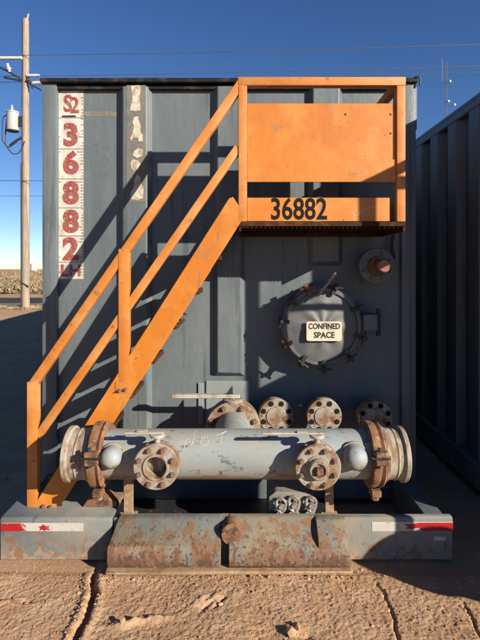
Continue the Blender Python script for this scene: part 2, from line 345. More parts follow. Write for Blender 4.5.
# top lip and roof
tl = MB(); tl.box(TX0-.006, TX1+.004, YW-.062, YW-.022, TT-.026, TT+.003); tl.box(TX0-.004, TX1+.002, YW-.022, YW+.03, TT-.012, TT+.006)
tl.build('top_lip', 'lip', tank, bevel=.004)
MB().box(TX0+.1, TX1-.1, YW-.03, YW-.0008, TT-.062, TT-.036).build('head_beam', 'lip', tank, bevel=.003)
MB().box(TX0+.004, TX1-.004, YW+.0302, YW+TANK_LEN, TT-.03, TT).build('roof', 'wall', tank, bevel=.004)
b = MB(); b.tube([(TX1-.02, YW-.05, TT+.012), (TX1+.012, YW-.06, TT+.008), (TX1+.018, YW-.06, TT-.015), (TX1+.014, YW-.06, TT-.045)], .006, 8)
b.build('lifting_hook', 'dark', tank)
MB().box(TX1-.0005, TX1+.006, YW-.036, YW-.004, TT-.33, TT-.05).build('corner_strip', 'plate', tank, bevel=.001)
# corrugated sides and back
def corrugated(x_out, sgn):
    b = MB(); per, dep = .36, .062; y = YW + .0602; pts = []
    while y < YW + TANK_LEN - per:
        pts += [(y, 0), (y+.15, 0), (y+.19, dep), (y+.32, dep)]; y += per
    pts.append((YW+TANK_LEN, 0))
    xs = [x_out - sgn*(.006+d) for _, d in pts]; n = len(pts)
    vs = [(xs[i], pts[i][0], TB) for i in range(n)] + [(xs[i], pts[i][0], TT-.09) for i in range(n)]
    fs = [(i, i+1, n+i+1, n+i) if sgn > 0 else (i+1, i, n+i, n+i+1) for i in range(n-1)]
    return b.add(vs, fs)
for xo, sg in ((TX0, -1), (TX1, 1)):
    sw = corrugated(xo, sg).build('side_wall', 'wall', tank, smooth=20)
    x0, x1 = sorted((xo, xo - sg*.075))
    MB().box(x0, x1, YW+.0604, YW+TANK_LEN, TT-.0898, TT-.0304).build('top_rail', 'wall', sw, bevel=.006)
    MB().box(x0 - (.03 if sg < 0 else 0), x1 + (.03 if sg > 0 else 0), YW+.0604, YW+TANK_LEN, .02, TB-.0003).build('bottom_rail', 'skid', sw, bevel=.006)
MB().box(TX0+.02, TX1-.02, YW+TANK_LEN-.012, YW+TANK_LEN, TB, TT-.0302).build('back_wall', 'wall', tank)
MB().box(TX0+.08, TX1-.08, YW+.013, YW+TANK_LEN-.013, TB-.01, TB+.005).build('floor_plate', 'skid', tank)

# ---- number strip and its print
YS = YW - .0005
strip = MB().box(X(57.5,3.23), X(83.5,3.23), YW-.0022, YS, Z(279,3.23), Z(90,3.23)).build('number_strip', 'white', fw)
strip['label'] = 'white gauge strip with red figures running down the sheet'
def ytext(s, px, py, h, m, **k):
    return text('figure', s, m, fw, X(px,3.23), YW-.0034, Z(py,3.23), h*3.23/F/.69, **k)
ytext('S', 68, 104.5, 16, 'red', bold=.004, sx=.85); ytext('2', 75, 106, 15, 'red', bold=.003, sx=.85).location.y -= .0016
for s_, py in (('3',136), ('6',164), ('8',194), ('8',222.5), ('2',250)):
    ytext(s_, 71, py, 20.5, 'red', bold=.010, sx=1.04)
ytext('LH', 71, 271, 11, 'red', bold=.003, sx=1.1)
b = MB()
for i in range(62):
    py = 92 + i*3.0; w = 7 if i % 10 == 0 else (4.5 if i % 5 == 0 else 2.4)
    w *= random.uniform(.6, 1.2)
    if random.random() < .15: continue
    for x0, x1 in ((83.3-w, 83.3), (57.8, 57.8 + w*.5)):
        b.box(X(x0,3.23), X(x1,3.23), YW-.0030, YW-.0023, Z(py+.28,3.23), Z(py-.28,3.23))
for py in (118, 149, 179, 208, 236, 262):
    b.box(X(58,3.23), X(83.2,3.23), YW-.0030, YW-.0023, Z(py+.25,3.23), Z(py-.25,3.23))
b.box(X(62,3.23), X(76,3.23), YW-.0030, YW-.0023, Z(117.3,3.23), Z(115.6,3.23))
b.build('gauge_marks', 'signink', strip, smooth=0)['kind'] = 'stuff'
# scribbles on the sheet
def stroke(name, lists, m, parent, y, r, Y0=3.23):
    b = MB()
    for pl in lists: b.tube([(X(px,Y0), y, Z(py,Y0)) for px, py in pl], r, 5)
    return b.build(name, m, parent)
stroke('marker_scribble', [[(70,299),(66,298),(65.5,301),(69,303.5),(69,306.5),(65,307)], [(77,299),(72.5,299.5),(73,307),(78,306)], [(72.5,303),(76,302.5)], [(81,303),(84,302.6)], [(88,302.4),(96,300.5)]], 'scrib', fw, YW+.0012, .0022)
stroke('marker_scribble', [[(93,146),(101,142)], [(97,144.5),(98,153)], [(102,152),(102,147),(105,149),(107,145),(108,151)]], 'scrib', fw, YW+.0008, .0017)
stroke('marker_scribble', [[(92,168),(91.5,161),(95,164),(98,160),(99,167)], [(103,166),(101,160),(105,157),(109,160),(107,165),(103,166)]], 'scrib', fw, YW+.0008, .0017)
stroke('marker_scribble', [[(92,181),(92,174),(96,178),(99,173),(101,180)], [(104,179),(104,173),(107,176),(109,172)]], 'scrib', fw, YW+.0008, .0017)
MB().box(X(84,3.23), X(117,3.23), YW-.0011, YS, Z(116.5,3.23), Z(111.5,3.23)).build('tape_residue', 'residue', fw)
# second, peeled strip on the first stiffener
YF = YW - .0455
MB().box(X(126.5,3.18), X(145.5,3.18), YF-.0012, YF, Z(202,3.18), Z(85,3.18)).build('peeled_strip', 'residue', fw)['label'] = 'brown glue residue of a peeled sign'
def scrap(pts, yy=YF-.0013):
    pts = [(X(a,3.18), Z(c,3.18)) for a, c in pts]
    return MB().prism(pts, yy-.002, yy).build('paper_scrap', 'cream', fw, smooth=0)
scrap([(131,86),(140,85),(140.5,90),(139.5,97),(140.5,110),(136,111),(130,110.5),(131,104),(132.5,99),(131.5,93)])
scrap([(134,117),(138,116),(139,121),(141,126),(140,131),(142.5,134),(142.5,141),(138.5,141.5),(138,137.5),(133,138),(131,141),(130,138.5),(132.5,132),(134,127),(132.5,122)])
scrap([(138,148),(143,149.5),(142,156),(137,158),(132.5,155),(134,151)])
scrap([(132,159),(138,160.5),(140.5,164),(138,169),(134,171),(131,168.5),(130.5,163)])
scrap([(137,174),(140,177),(141,183),(143.5,189),(143,198),(137,200),(129.5,199),(131,192),(133.5,187),(134,181)])
MB().box(X(316,3.22), X(334,3.22), YW-.004, YS-.0001, Z(261,3.22), Z(251.5,3.22)).build('name_plate', 'label', fw, bevel=.001)

# ---- hex bolt shared by all flanges
bm_ = MB().lathe((0,0,0), (0,-1,0), [(0,0),(0,.0135),(.011,.0135),(.011,.008),(.020,.008),(.020,0)], 6)
BOLT = bm_.build('bolt', 'bolt', None, loc=(0,0,0), smooth=20); BOLT_ME = BOLT.data; bpy.data.objects.remove(BOLT)
bm_ = MB().lathe((0,0,0), (0,-1,0), [(0,0),(0,.017),(.0022,.017),(.0022,0)], 10)
HOLE = bm_.build('bolt_hole', 'darkbolt', None, loc=(0,0,0), smooth=20); HOLE_ME = HOLE.data; bpy.data.objects.remove(HOLE)
def ring_of(parent, me_, name, c, r, n, y, a0, scale=1.0):
    for k in range(n):
        a = a0 + 2*math.pi*k/n
        o = bpy.data.objects.new(name, me_); COL.objects.link(o); o.parent = parent
        o.location = Vector((c[0]+r*math.cos(a), y, c[1]+r*math.sin(a))) - woff(parent); o.scale = (scale,)*3
        o.rotation_euler = (0, random.random()*2, 0)

# ---- blind flanges low on the front sheet
for px, py in ((276,416), (324,416), (375,418)):
    c = (X(px,3.03), Z(py,3.03))
    f = MB().lathe((c[0], 3.035, c[1]), (0,-1,0), [(-.02,.06),(-.02,.111),(.012,.111),(.016,.107),(.016,.064),(.022,.06),(.022,0)], 40).build('blind_flange', 'flange', tank, loc=(c[0],3.035,c[1]), smooth=25)
    MB().lathe((c[0], YW-.0006, c[1]), (0,-1,0), [(0,.06),(.13,.058),(.17,.07),(.17,.05)], 28).build('neck', 'pipe', f)
    MB().lathe((c[0], 3.056, c[1]), (0,-1,0), [(-.03,.05),(-.03,.109),(-.004,.109),(-.004,.05)], 36).build('neck_flange', 'flange', f, smooth=25)
    ring_of(f, HOLE_ME, 'bolt_hole', c, .086, 8, 3.0188, math.pi/8)
# ---- upper right nozzle
c = (.872, Z(266, 2.98))
nz = MB().lathe((c[0], 3.06, c[1]), (0,-1,0), [(-.02,.05),(-.02,.115),(.012,.115),(.016,.111),(.016,.05)], 40).build('nozzle', 'wall', tank, smooth=25)
MB().lathe((c[0], YW-.0006, c[1]), (0,-1,0), [(0,.062),(.155,.06),(.155,.05)], 28).build('neck', 'wall', nz)
MB().lathe((c[0], 3.045, c[1]), (0,-1,0), [(0,.062),(.05,.06),(.052,.045),(.12,.045),(.12,.02)], 28).build('pipe_stub', 'rust', nz, smooth=25)
MB().lathe((c[0], 2.928, c[1]), (0,-1,0), [(0,.040),(.028,.040),(.034,.034),(.034,0)], 20).build('plug', 'redcap', nz, smooth=25)
ring_of(nz, BOLT_ME, 'bolt', c, .09, 8, 3.0435, math.pi/8)
b = MB(); b.tube([(1.0,3.18,1.86),(1.01,3.17,1.80),(1.0,3.17,1.73),(1.015,3.17,1.66),(1.0,3.16,1.60),(.985,3.14,1.57)], .012, 8); b.build('hose_stub', 'dark', tank)

# ---- manway with clamped cover
mc = (X(323,3.06), Z(327,3.06)); MR = .245
mw = MB().lathe((mc[0], YW-.0006, mc[1]), (0,-1,0), [(0,MR-.005),(.10,MR-.005),(.10,MR+.018),(.128,MR+.018),(.128,MR-.03)], 64).build('manway', 'wall', tank, smooth=25)
b = MB(); seg = 64                                   # cover: shallow cone pressed with radial folds
prof = [(0,0.0), (.03,.0), (.055,.07), (.040,.16), (.022,.222), (.006,.236), (0,.240)]
vs = [(mc[0], YW-.1302-.034, mc[1])]; fs = []
for ri, r in enumerate((.035, .09, .16, .205, .232)):
    for k in range(seg):
        a = 2*math.pi*k/seg; dome = .034*(1-(r/.24)**1.6) + .006*math.cos(a*8)*math.exp(-((r-.10)/.06)**2)
        vs.append((mc[0]+r*math.cos(a), YW-.1302-dome, mc[1]+r*math.sin(a)))
for k in range(seg):
    k2 = (k+1)%seg; fs.append((0, 1+k, 1+k2))
    for ri in range(4): fs.append((1+ri*seg+k, 1+(ri+1)*seg+k, 1+(ri+1)*seg+k2, 1+ri*seg+k2))
b.add(vs, fs)
cover = b.build('manway_cover', 'cover', mw, smooth=60); cover['label'] = 'dull steel manway cover'
MB().lathe((mc[0], YW-.1285, mc[1]), (0,-1,0), [(0,.225),(0,.252),(.014,.252),(.018,.248),(.018,.228)], 64).build('cover_rim', 'cover', mw, smooth=25)
for a_deg, tilt in ((112, .2), (140, -.1), (172, .25), (207, -.2), (240, .1), (272, .1), (312, 0), (345, .1), (28, 0), (72, -.15)):
    a = math.radians(a_deg); d = Vector((math.cos(a), 0, math.sin(a))); t = Vector((-d.z, 0, d.x)) ; p = Vector((mc[0], 0, mc[1]))
    b = MB()
    q = p + d*(MR+.02)
    b.cyl((q.x, 3.20, q.z), (q.x, 3.035, q.z), .009, 8)                    # swing bolt
    r = p + d*(MR-.03); b.beam((r.x, 3.072, r.z), (q.x+d.x*.03, 3.072, q.z+d.z*.03), .024, .018)   # dog
    w0 = q + t*.045 + d*.012*tilt*4; w1 = q - t*.045 - d*.012*tilt*4
    b.cyl((w0.x, 3.048, w0.z), (w1.x, 3.040, w1.z), .006, 8)              # wing nut
    b.cyl((q.x, 3.055, q.z), (q.x, 3.030, q.z), .013, 6)
    b.build('clamp', 'rust' if a_deg in (112, 207) else 'dark', mw, bevel=0, smooth=25)
b = MB(); b.beam((X(318,3.0), 3.03, Z(297,3.0)), (X(337,3.0), 3.03, Z(273,3.0)), .018, .012); b.build('latch_handle', 'flange', mw, bevel=.003)
MB().box(X(363,3.08), X(377,3.08), 3.06, 3.16, Z(331,3.08), Z(314,3.08)).build('hinge_block', 'wall', mw, bevel=.006)
MB().cyl((X(379,3.08), 3.10, Z(336,3.08)), (X(379,3.08), 3.10, Z(309,3.08)), .014, 12).build('hinge_pin', 'dark', mw)
# sign on the cover
sg_y = 3.052; sx0, sx1, sz0, sz1 = X(306.5,sg_y), X(342,sg_y), Z(341,sg_y), Z(321.5,sg_y); rr = .014; pts = []
for cx_, cz_, a0 in ((sx1-rr, sz1-rr, 0), (sx0+rr, sz1-rr, 90), (sx0+rr, sz0+rr, 180), (sx1-rr, sz0+rr, 270)):
    for k in range(5):
        a = math.radians(a0 + 22.5*k); pts.append((cx_+rr*math.cos(a), cz_+rr*math.sin(a)))
sgn = MB().prism(pts, sg_y, sg_y+.003).build('warning_sign', 'sign', mw); sgn['label'] = 'cream sign reading CONFINED SPACE'
MB().cyl((mc[0], 3.056, mc[1]), (mc[0], 3.075, mc[1]), .03, 12).build('sign_stud', 'dark', mw)
text('lettering', 'CONFINED', 'signink', mw, (sx0+sx1)/2, sg_y-.0009, (sz0+sz1)/2+.030, .050, bold=.0012, sx=.80)
text('lettering', 'SPACE', 'signink', mw, (sx0+sx1)/2, sg_y-.0009, (sz0+sz1)/2-.026, .052, bold=.0012, sx=.90)

# ---- platform and stairs (orange), all standing on the skid
YP = 2.73
st = empty('staircase', (X(130,YP), YP, .25), parent=tank); st['label'] = 'orange steel stairs with a railed landing'
def P(px, py, y=YP): return (X(px,YP), y, Z(py,YP))
def post(px0, px1, py0, py1, name='post', m='rail', y=YP, d=.054):
    return MB().box(X(px0,YP), X(px1,YP), y-d/2, y+d/2, Z(py1,YP), Z(py0,YP)).build(name, m, st, bevel=.005, seg=2)
post(238.5, 247, 87.2, 222); post(395.5, 404, 87.2, 222)
MB().box(X(238,YP), X(404.5,YP), YP-.026, YP+.026, Z(87,YP), Z(78.5,YP)).build('top_rail', 'rail', st, bevel=.006, seg=2)
pn = MB().box(X(247.2,YP), X(395.3,YP), YP-.010, YP-.002, Z(161,YP), Z(104,YP)).build('guard_panel', 'orange', st, bevel=.0015)
MB().box(X(247.2,YP), X(395.3,YP), YP-.016, YP-.0102, Z(182.5,YP), Z(160,YP)).build('guard_panel_strip', 'orange', st, bevel=.0015)
MB().box(X(247.3,YP), X(389,YP), YP-.012, YP-.003, Z(221.5,YP), Z(198,YP)).build('kick_plate', 'orange', st, bevel=.0015)
text('figures', '36882', 'black', st, X(298.5,YP), YP-.0128, Z(210.3,YP), .170, bold=.003, sx=.765)
b = MB()
for pl in ([(351,210),(354.5,217.5),(361,212.5),(369,208),(378,205)],):
    b.tube([(X(px,YP), YP-.0098, Z(py,YP)) for px, py in pl], .0035, 6)
b.build('chalk_tick', 'chalk', st)
for px, py in ((345,115), (390,115), (390,134)):
    o = bpy.data.objects.new('bolt', HOLE_ME); COL.objects.link(o); o.parent = st; o.scale = (.32,)*3
    o.location = Vector((X(px,YP), YP-.0102, Z(py,YP))) - woff(st)
# side rails back to the sheet, deck frame, grating
for z0, z1 in ((Z(87,YP), Z(78.5,YP)), (Z(150,YP), Z(142,YP))):
    MB().box(X(396,YP), X(404,YP), YP+.027, YW-.042, z0, z1).build('side_rail', 'rail', st, bevel=.005)
zf = Z(222,YP)
MB().box(X(398,YP), X(402,YP), YP+.027, YW-.05, zf, zf+.12).build('side_kick_plate', 'orange', st, bevel=.002)
b = MB(); b.box(X(239,YP), X(404,YP), YP-.024, YP-.016, zf-.026, zf-.001); b.box(X(239,YP), X(404,YP), YW-.07, YW-.06, zf-.055, zf-.001)
b.box(X(239,YP), X(241,YP), YP-.0155, YW-.0705, zf-.055, zf-.001); b.box(X(402,YP), X(404,YP), YP-.0155, YW-.0705, zf-.055, zf-.001)
b.build('deck_frame', 'grate', st, bevel=.001)
b = MB(); x = X(241.5,YP)
while x < X(401.5,YP):
    b.box(x, x+.005, YP-.014, YW-.072, zf-.036, zf-.006); x += .026
y = YP + .02
while y < YW - .1: b.cyl((X(241.5,YP), y, zf-.006), (X(401.5,YP), y, zf-.006), .004, 5); y += .09
b.build('deck_grating', 'grate', st, smooth=0)['kind'] = 'stuff'
# hand rails
b = MB().beam(P(241.5, 83.5), P(33.5, 384.5), .050, .047); b.build('hand_rail', 'rail', st, bevel=.006, seg=2)
b = MB().beam(P(238.2, 148), P(38.5, 436), .046, .040); b.build('mid_rail', 'rail', st, bevel=.005, seg=2)
post(28.8, 39, 381, 511, name='newel_post'); post(119.5, 130, 249, 386, name='middle_post')
b = MB().box(X(116.5,YP), X(131,YP), YP-.03, YP-.0262, Z(392,YP), Z(381,YP)); b.build('post_foot', 'rail', st, bevel=.002)
for px, py in ((121,389), (127,388), (46,503.5), (53,504)):
    o = bpy.data.objects.new('bolt', BOLT_ME); COL.objects.link(o); o.parent = st; o.scale = (.8,)*3
    o.location = Vector((X(px,YP), YP-.031, Z(py,YP))) - woff(st)
def stringer(y0, y1, w=27.0, dx=0.0, name='stringer'):
    sl = 1.577; xa = lambda py: 164.6 + (300-py)/sl + dx
    pts = [(xa(200)-.5, 198), (239.5+dx if dx == 0 else xa(200)+w, 198 if dx else 203), (xa(215)+w, 215)] if dx == 0 else [(xa(215), 215), (xa(215)+w, 215)]
    if dx == 0: pts = [(229, 199), (233, 197.5), (244, 214), (xa(218)+w, 218)]
    pts += [(xa(496)+w, 496), (xa(500)+w-6, 507.5), (xa(507.5), 507.5)]
    return MB().prism([(X(a,YP), Z(c,YP)) for a, c in pts], y0, y1).build(name, 'orange', st, bevel=.003)
stringer(YP-.026, YP-.018)
b = MB()                                         # flanges of the channel
sl = 1.577; xa = lambda py: 164.6 + (300-py)/sl
b.beam((X(xa(204)+1.2,YP), YP+.0065, Z(204,YP)), (X(xa(500)+1.2,YP), YP+.0065, Z(500,YP)), .008, .048)
b.beam((X(xa(218)+25.8,YP), YP+.0065, Z(218,YP)), (X(xa(494)+25.8,YP), YP+.0065, Z(494,YP)), .008, .048)
b.build('stringer_flange', 'orange', st, bevel=.0015)
stringer(3.10, 3.112, w=20, dx=3.5, name='rear_stringer')
z_top, z_bot = zf, .25; nt = 7
for k in range(1, nt+1):
    z = z_bot + (z_top - z_bot)*k/(nt+1); py = HZ - (z-EYE)*F/YP; x = X(xa(py)+13.5, YP)
    b = MB().box(x-.085, x+.085, YP+.032, 3.098, z-.016, z+.012)
    b.build('tread', 'grate', st, bevel=.002)
b = MB().box(X(34,YP), X(60,YP), YP-.016, YP+.06, .2465, .2545); b.build('foot_plate', 'orange', st, bevel=.002)
b = MB()                                         # torn tape on the lower edge of the stringer
for px, py in ((183,317), (180,320), (177,323.5), (186,312)):
    for k in range(3):
        q = Vector(P(px-2.5, py, YP-.022)); a = random.uniform(-.4, .8); L = random.uniform(.015, .04)
        b.add([q, q+Vector((L*math.cos(a), -.004*k, -L*.3)), q+Vector((L*.8, -.006, -.012-L*math.sin(a)*.5)), q+Vector((0,.002,-.010))], [(0,1,2,3)])
b.build('torn_tape', 'rag', st, smooth=0)

# ---- skid
YB = 2.585
sk = empty('skid', (-.07, 2.6, 0), parent=tank); sk['label'] = 'battered grey skid at the foot of the tank'
BX0, BX1, BZ = X(0,YB)+.0, X(453,YB), Z(518,YB)
b = MB().prism_x([(YB, .012), (YB, BZ-.012), (YB+.012, BZ), (2.89, BZ), (2.89, BZ-.012), (YB+.02, BZ-.014), (YB+.012, .012)], BX0, X(112,YB))
b.build('bumper_plate', 'skid', sk, bevel=.004)
MB().box(BX0, BX0+.012, YB+.0125, 2.885, .012, BZ-.015).build('end_plate', 'skid', sk, bevel=.002)
b = MB().prism_x([(YB+.002, .012), (YB+.002, BZ-.006), (YB+.010, BZ+.004), (YB+.040, BZ+.004), (YB+.040, BZ-.006), (YB+.014, BZ-.008), (YB+.014, .012)], X(318,YB), BX1)
b.build('bumper_plate', 'skid', sk, bevel=.004)
b = MB().box(X(112.3,YB), X(317.7,YB), YB+.02, YB+.034, .012, BZ-.012).build('cross_member', 'skid', sk, bevel=.003)
# nose
NX0, NX1, NY = X(106.5,2.475), X(351.5,2.475), 2.475
zn = Z(548, NY)
def nose_part(x0, x1, s0=0.0, s1=0.0):
    """front face, sloped shoulder; ends cut back at the shoulder by s0 / s1"""
    prof = [(NY+.012, .03), (NY+.002, .05), (NY, zn-.020), (NY+.008, zn-.004), (NY+.018, zn+.006), (YB+.002, BZ-.008), (YB+.018, BZ+.001), (YB+.05, BZ+.001)]
    b = MB(); vs = []; n = len(prof)
    for side, (x, s) in enumerate(((x0, s0), (x1, -s1))):
        for i, (y, z) in enumerate(prof):
            f = 0 if i < 4 else min(1, (y-NY)/(YB-NY))
            vs.append((x + s*f, y, z))
        vs.append((x+s, YB+.05, .03))
    m = n + 1
    fs = [(i, i+1, m+i+1, m+i) for i in range(m-1)] + [(m-1, 0, m, 2*m-1), tuple(range(m)), tuple(range(2*m-1, m-1, -1))]
    return b.add(vs, fs)
xs0, xs1 = X(220.5,NY), X(228.5,NY)
a_ = nose_part(NX0, xs0, .035, 0).build('nose_plate', 'nose', sk, bevel=.004); a_['label'] = 'rust-patched left half of the skid nose'
a_ = nose_part(xs1, NX1, 0, .060).build('nose_plate', 'nose', sk, bevel=.004); a_['label'] = 'rust-patched right half of the skid nose'
MB().prism_x([(NY+.006, zn-.03), (NY+.004, zn+.004), (NY+.016, zn+.040), (NY+.045, zn+.072), (YB-.02, BZ+.004), (YB+.03, BZ+.0045), (YB+.03, BZ-.05)], X(317,2.53), NX1-.012).build('nose_end_block', 'nose', sk, bevel=.006, seg=2)
MB().box(xs0+.0004, xs1-.0004, NY+.05, YB+.045, .03, BZ-.03).build('slot_back', 'dark', sk)
MB().prism_x([(NY+.0525, zn+.036),(YB+.003, BZ-.007),(YB+.05, BZ),(YB+.05, BZ-.025),(NY+.0525, zn+.01)], xs0+.0004, xs1-.0004).build('slot_bridge', 'nose', sk)
b = MB().prism_x([(NY-.012, .008), (NY-.012, .026), (NY+.03, .0296), (YB+.04, .0296), (YB+.04, .008)], NX0-.004, NX1+.004)
b.build('nose_lip', 'leg', sk, bevel=.004)
px_, pz_ = X(231.5, 2.50), .190
MB().lathe((px_, YB+.01, pz_), (0,-1,0), [(0,.056),(.085,.056),(.090,.051),(.090,0)], 32).build('pipe_stub', 'rust', sk, smooth=30)
# deck behind the bumper, side rails, dark well at the right
MB().box(X(112.3,YB)+.001, X(330,YB), YB+.052, 2.665, BZ-.030, BZ-.018).build('shelf', 'skid', sk, bevel=.002)
MB().box(X(40,YB), X(345,YB), 2.667, YW-.0005, .015, .030).build('well_floor', 'dark', sk)  # floor coloured near-black to stand in for the shade of the well
MB().box(TX1-.16, TX1-.05, YB+.042, YW-.042, .02, BZ-.01).build('side_rail', 'wall', sk, bevel=.006)
MB().box(TX0+.04, TX0+.05, 2.8905, YW-.042, .02, BZ-.02).build('side_rail', 'wall', sk, bevel=.003)
# gusset by the stair foot
b = MB().prism([(X(85,2.75), BZ+.001), (X(121,2.75), BZ+.001), (X(119,2.75), BZ+.028), (X(100,2.75), BZ+.085), (X(94,2.75), BZ+.075)], 2.70, 2.79)
b.build('gusset', 'rust', sk, bevel=.004)
# rusty ledge lumps on the bumper
# folded grey cover with three shackles
b = MB().prism([(X(268,2.75), .0305), (X(268,2.75), BZ+.075), (X(275,2.75), BZ+.105), (X(289,2.75), BZ+.10), (X(304,2.75), BZ+.092), (X(313,2.75), BZ+.06), (X(316,2.75), .0305)], 2.67, 2.90)
b.build('valve_box', 'skid', sk, bevel=.012, seg=2)
MB().box(X(270,2.8), X(300,2.8), 2.901, 3.05, .0305, BZ+.16).build('valve_box', 'pipe', sk, bevel=.01, seg=2)
for px, py, s_ in ((281,508,1.0), (294,507,1.1), (311,507,1.05)):
    c_ = Vector((X(px,2.645), 2.645, Z(py,2.645))); b = MB()
    b.tube([c_+Vector((.026*s_*math.cos(t), -.006*math.sin(t*2), .024*s_+.028*s_*math.sin(t))) for t in [math.pi*k/8 for k in range(9)]], .008*s_, 8)
    b.tube([c_+Vector((-.026*s_,0,.026*s_)), c_+Vector((-.020*s_,0,-.006)), c_+Vector((0,-.008,-.024*s_)), c_+Vector((.020*s_,0,-.006)), c_+Vector((.026*s_,0,.026*s_))], .010*s_, 8)
    b.cyl(c_+Vector((-.030*s_,0,.016)), c_+Vector((.030*s_,0,.016)), .0075, 8)
    b.cyl(c_+Vector((0,.03,.010)), c_+Vector((0,-.020,.010)), .014*s_, 6)
    b.build('shackle', 'shackle', sk)
# reflective tape
def tape(x0, x1, y0, y1, m, jag=0):
    pts = [(X(x0,YB), Z(y0,YB)), (X(x1,YB), Z(y0,YB)), (X(x1,YB), Z(y1,YB)), (X(x0,YB), Z(y1,YB))]
    yy = YB + (0 if x0 < 200 else .002) - .0004 - jag*.0012
    return MB().prism(pts, yy-.0011, yy).build('reflective_tape', m, sk, smooth=0)
tape(2, 83.5, 522.8, 531, 'whitetape'); tape(1.5, 22, 523.2, 531, 'redtape', 1)
tape(372, 453, 522, 531.2, 'whitetape')
def blob(px, py, pts, y):
    MB().prism([(X(px+a,YB), Z(py+c,YB)) for a, c in pts], y-.001, y).build('reflective_tape', 'redtape', sk, smooth=0)
blob(44.5, 527.5, [(-6,-1),(-3,-1.5),(-1,-3.6),(1,-1.5),(5,-2),(4,.5),(6,2.6),(2,2),(0,3.3),(-2,1.8),(-5,3),(-4,.5)], YB-.0016)
blob(24, 527, [(-2.4,-3.5),(0,-3),(2.4,-.5),(1.6,1.8),(3.4,3.6),(-2.4,3.7)], YB-.0016)
blob(428, 526.8, [(-24,-2.6),(-14,-3),(-10,-4),(25,-4.2),(25,4.2),(-6,4.2),(-9,1),(-16,2.2),(-22,2),(-20,0)], YB+.0004)
MB().box(X(434,YB), X(446,YB), YB+.0005, YB+.0014, Z(540.5,YB), Z(536.5,YB)).build('tape_scrap', 'whitetape', sk)

# ---- manifold
YM, ZM, RM = 2.55, .600, .127
mf = empty('manifold', (0, YM, .25), parent=tank); mf['label'] = 'pale grey suction manifold pipe with flanged outlets'
MB().lathe((X(90,2.44), YM, ZM), (1,0,0), [(0,0),(0,RM),(X(390,2.44)-X(90,2.44),RM),(X(390,2.44)-X(90,2.44),0)], 64).build('pipe', 'pipe', mf, smooth=30)
def endring(x, s, k=1.0):
    p = [(-.01,.120),(-.01,.132),(.004,.139),(.018,.139),(.028,.130),(.062,.128),(.070,.132),(.078,.128),(.104,.129),(.112,.142),(.132,.143),(.138,.137),(.138,.112),(.120,.105),(.120,0)]
    p = [(t*k, q_) for t, q_ in p]
    return MB().lathe((x, YM, ZM), (s,0,0), p, 56).build('end_ring', 'ring', mf, smooth=25)
endring(X(87,2.42), -1); endring(X(387.5,2.42), 1, .88)
def clamp(x, s, m):
    c_ = MB().lathe((x, YM, ZM), (1,0,0), [(-.034,.1285),(-.038,.158),(-.030,.166),(-.010,.168),(.010,.160),(.026,.168),(.036,.160),(.036,.1285),(-.034,.1285)], 56).build('pipe_clamp', m, mf, smooth=30)
    for z in (ZM+.052, ZM+.012): MB().box(x-.034, x+.034, YM-.200, YM-.155, z, z+.026).build('clamp_lug', 'rust', mf, bevel=.005)
    MB().box(x-.026, x+.026, YM-.09, YM-.03, ZM-.195, ZM-.16).build('clamp_lug', 'rust', mf, bevel=.005)
    MB().cyl((x-.050, YM-.178, ZM+.046), (x+.042, YM-.178, ZM+.046), .011, 8).build('clamp_bolt', 'dark', mf)
    MB().cyl((x-.012, YM-.1785, ZM-.005), (x-.012, YM-.1785, ZM+.095), .009, 8).build('clamp_bolt', 'dark', mf)
    MB().cyl((x, YM-.06, ZM-.215), (x, YM-.06, ZM-.19), .02, 6).build('clamp_bolt', 'bolt', mf)
    return c_
clamp(X(95,2.43), -1, 'rust'); clamp(X(379,2.42), 1, 'rust')
for px, r in ((109,.053), (357,.060)):
    x = X(px, 2.37); z = Z(460.5, 2.37)
    prof = [(-.10,r),(.0,r)] + [(r*math.sin(t)*.92, r*math.cos(t)) for t in [math.pi/2*k/8 for k in range(1,9)]]
    MB().lathe((x, 2.40, z), (0,-1,0), prof, 36).build('dome_cap', 'dome', mf, smooth=60)
    MB().lathe((x, 2.43, z), (0,-1,0), [(-.02,r+.001),(-.02,r+.008),(-.008,r+.008),(-.004,r+.001)], 36).build('weld_bead', 'flange', mf)
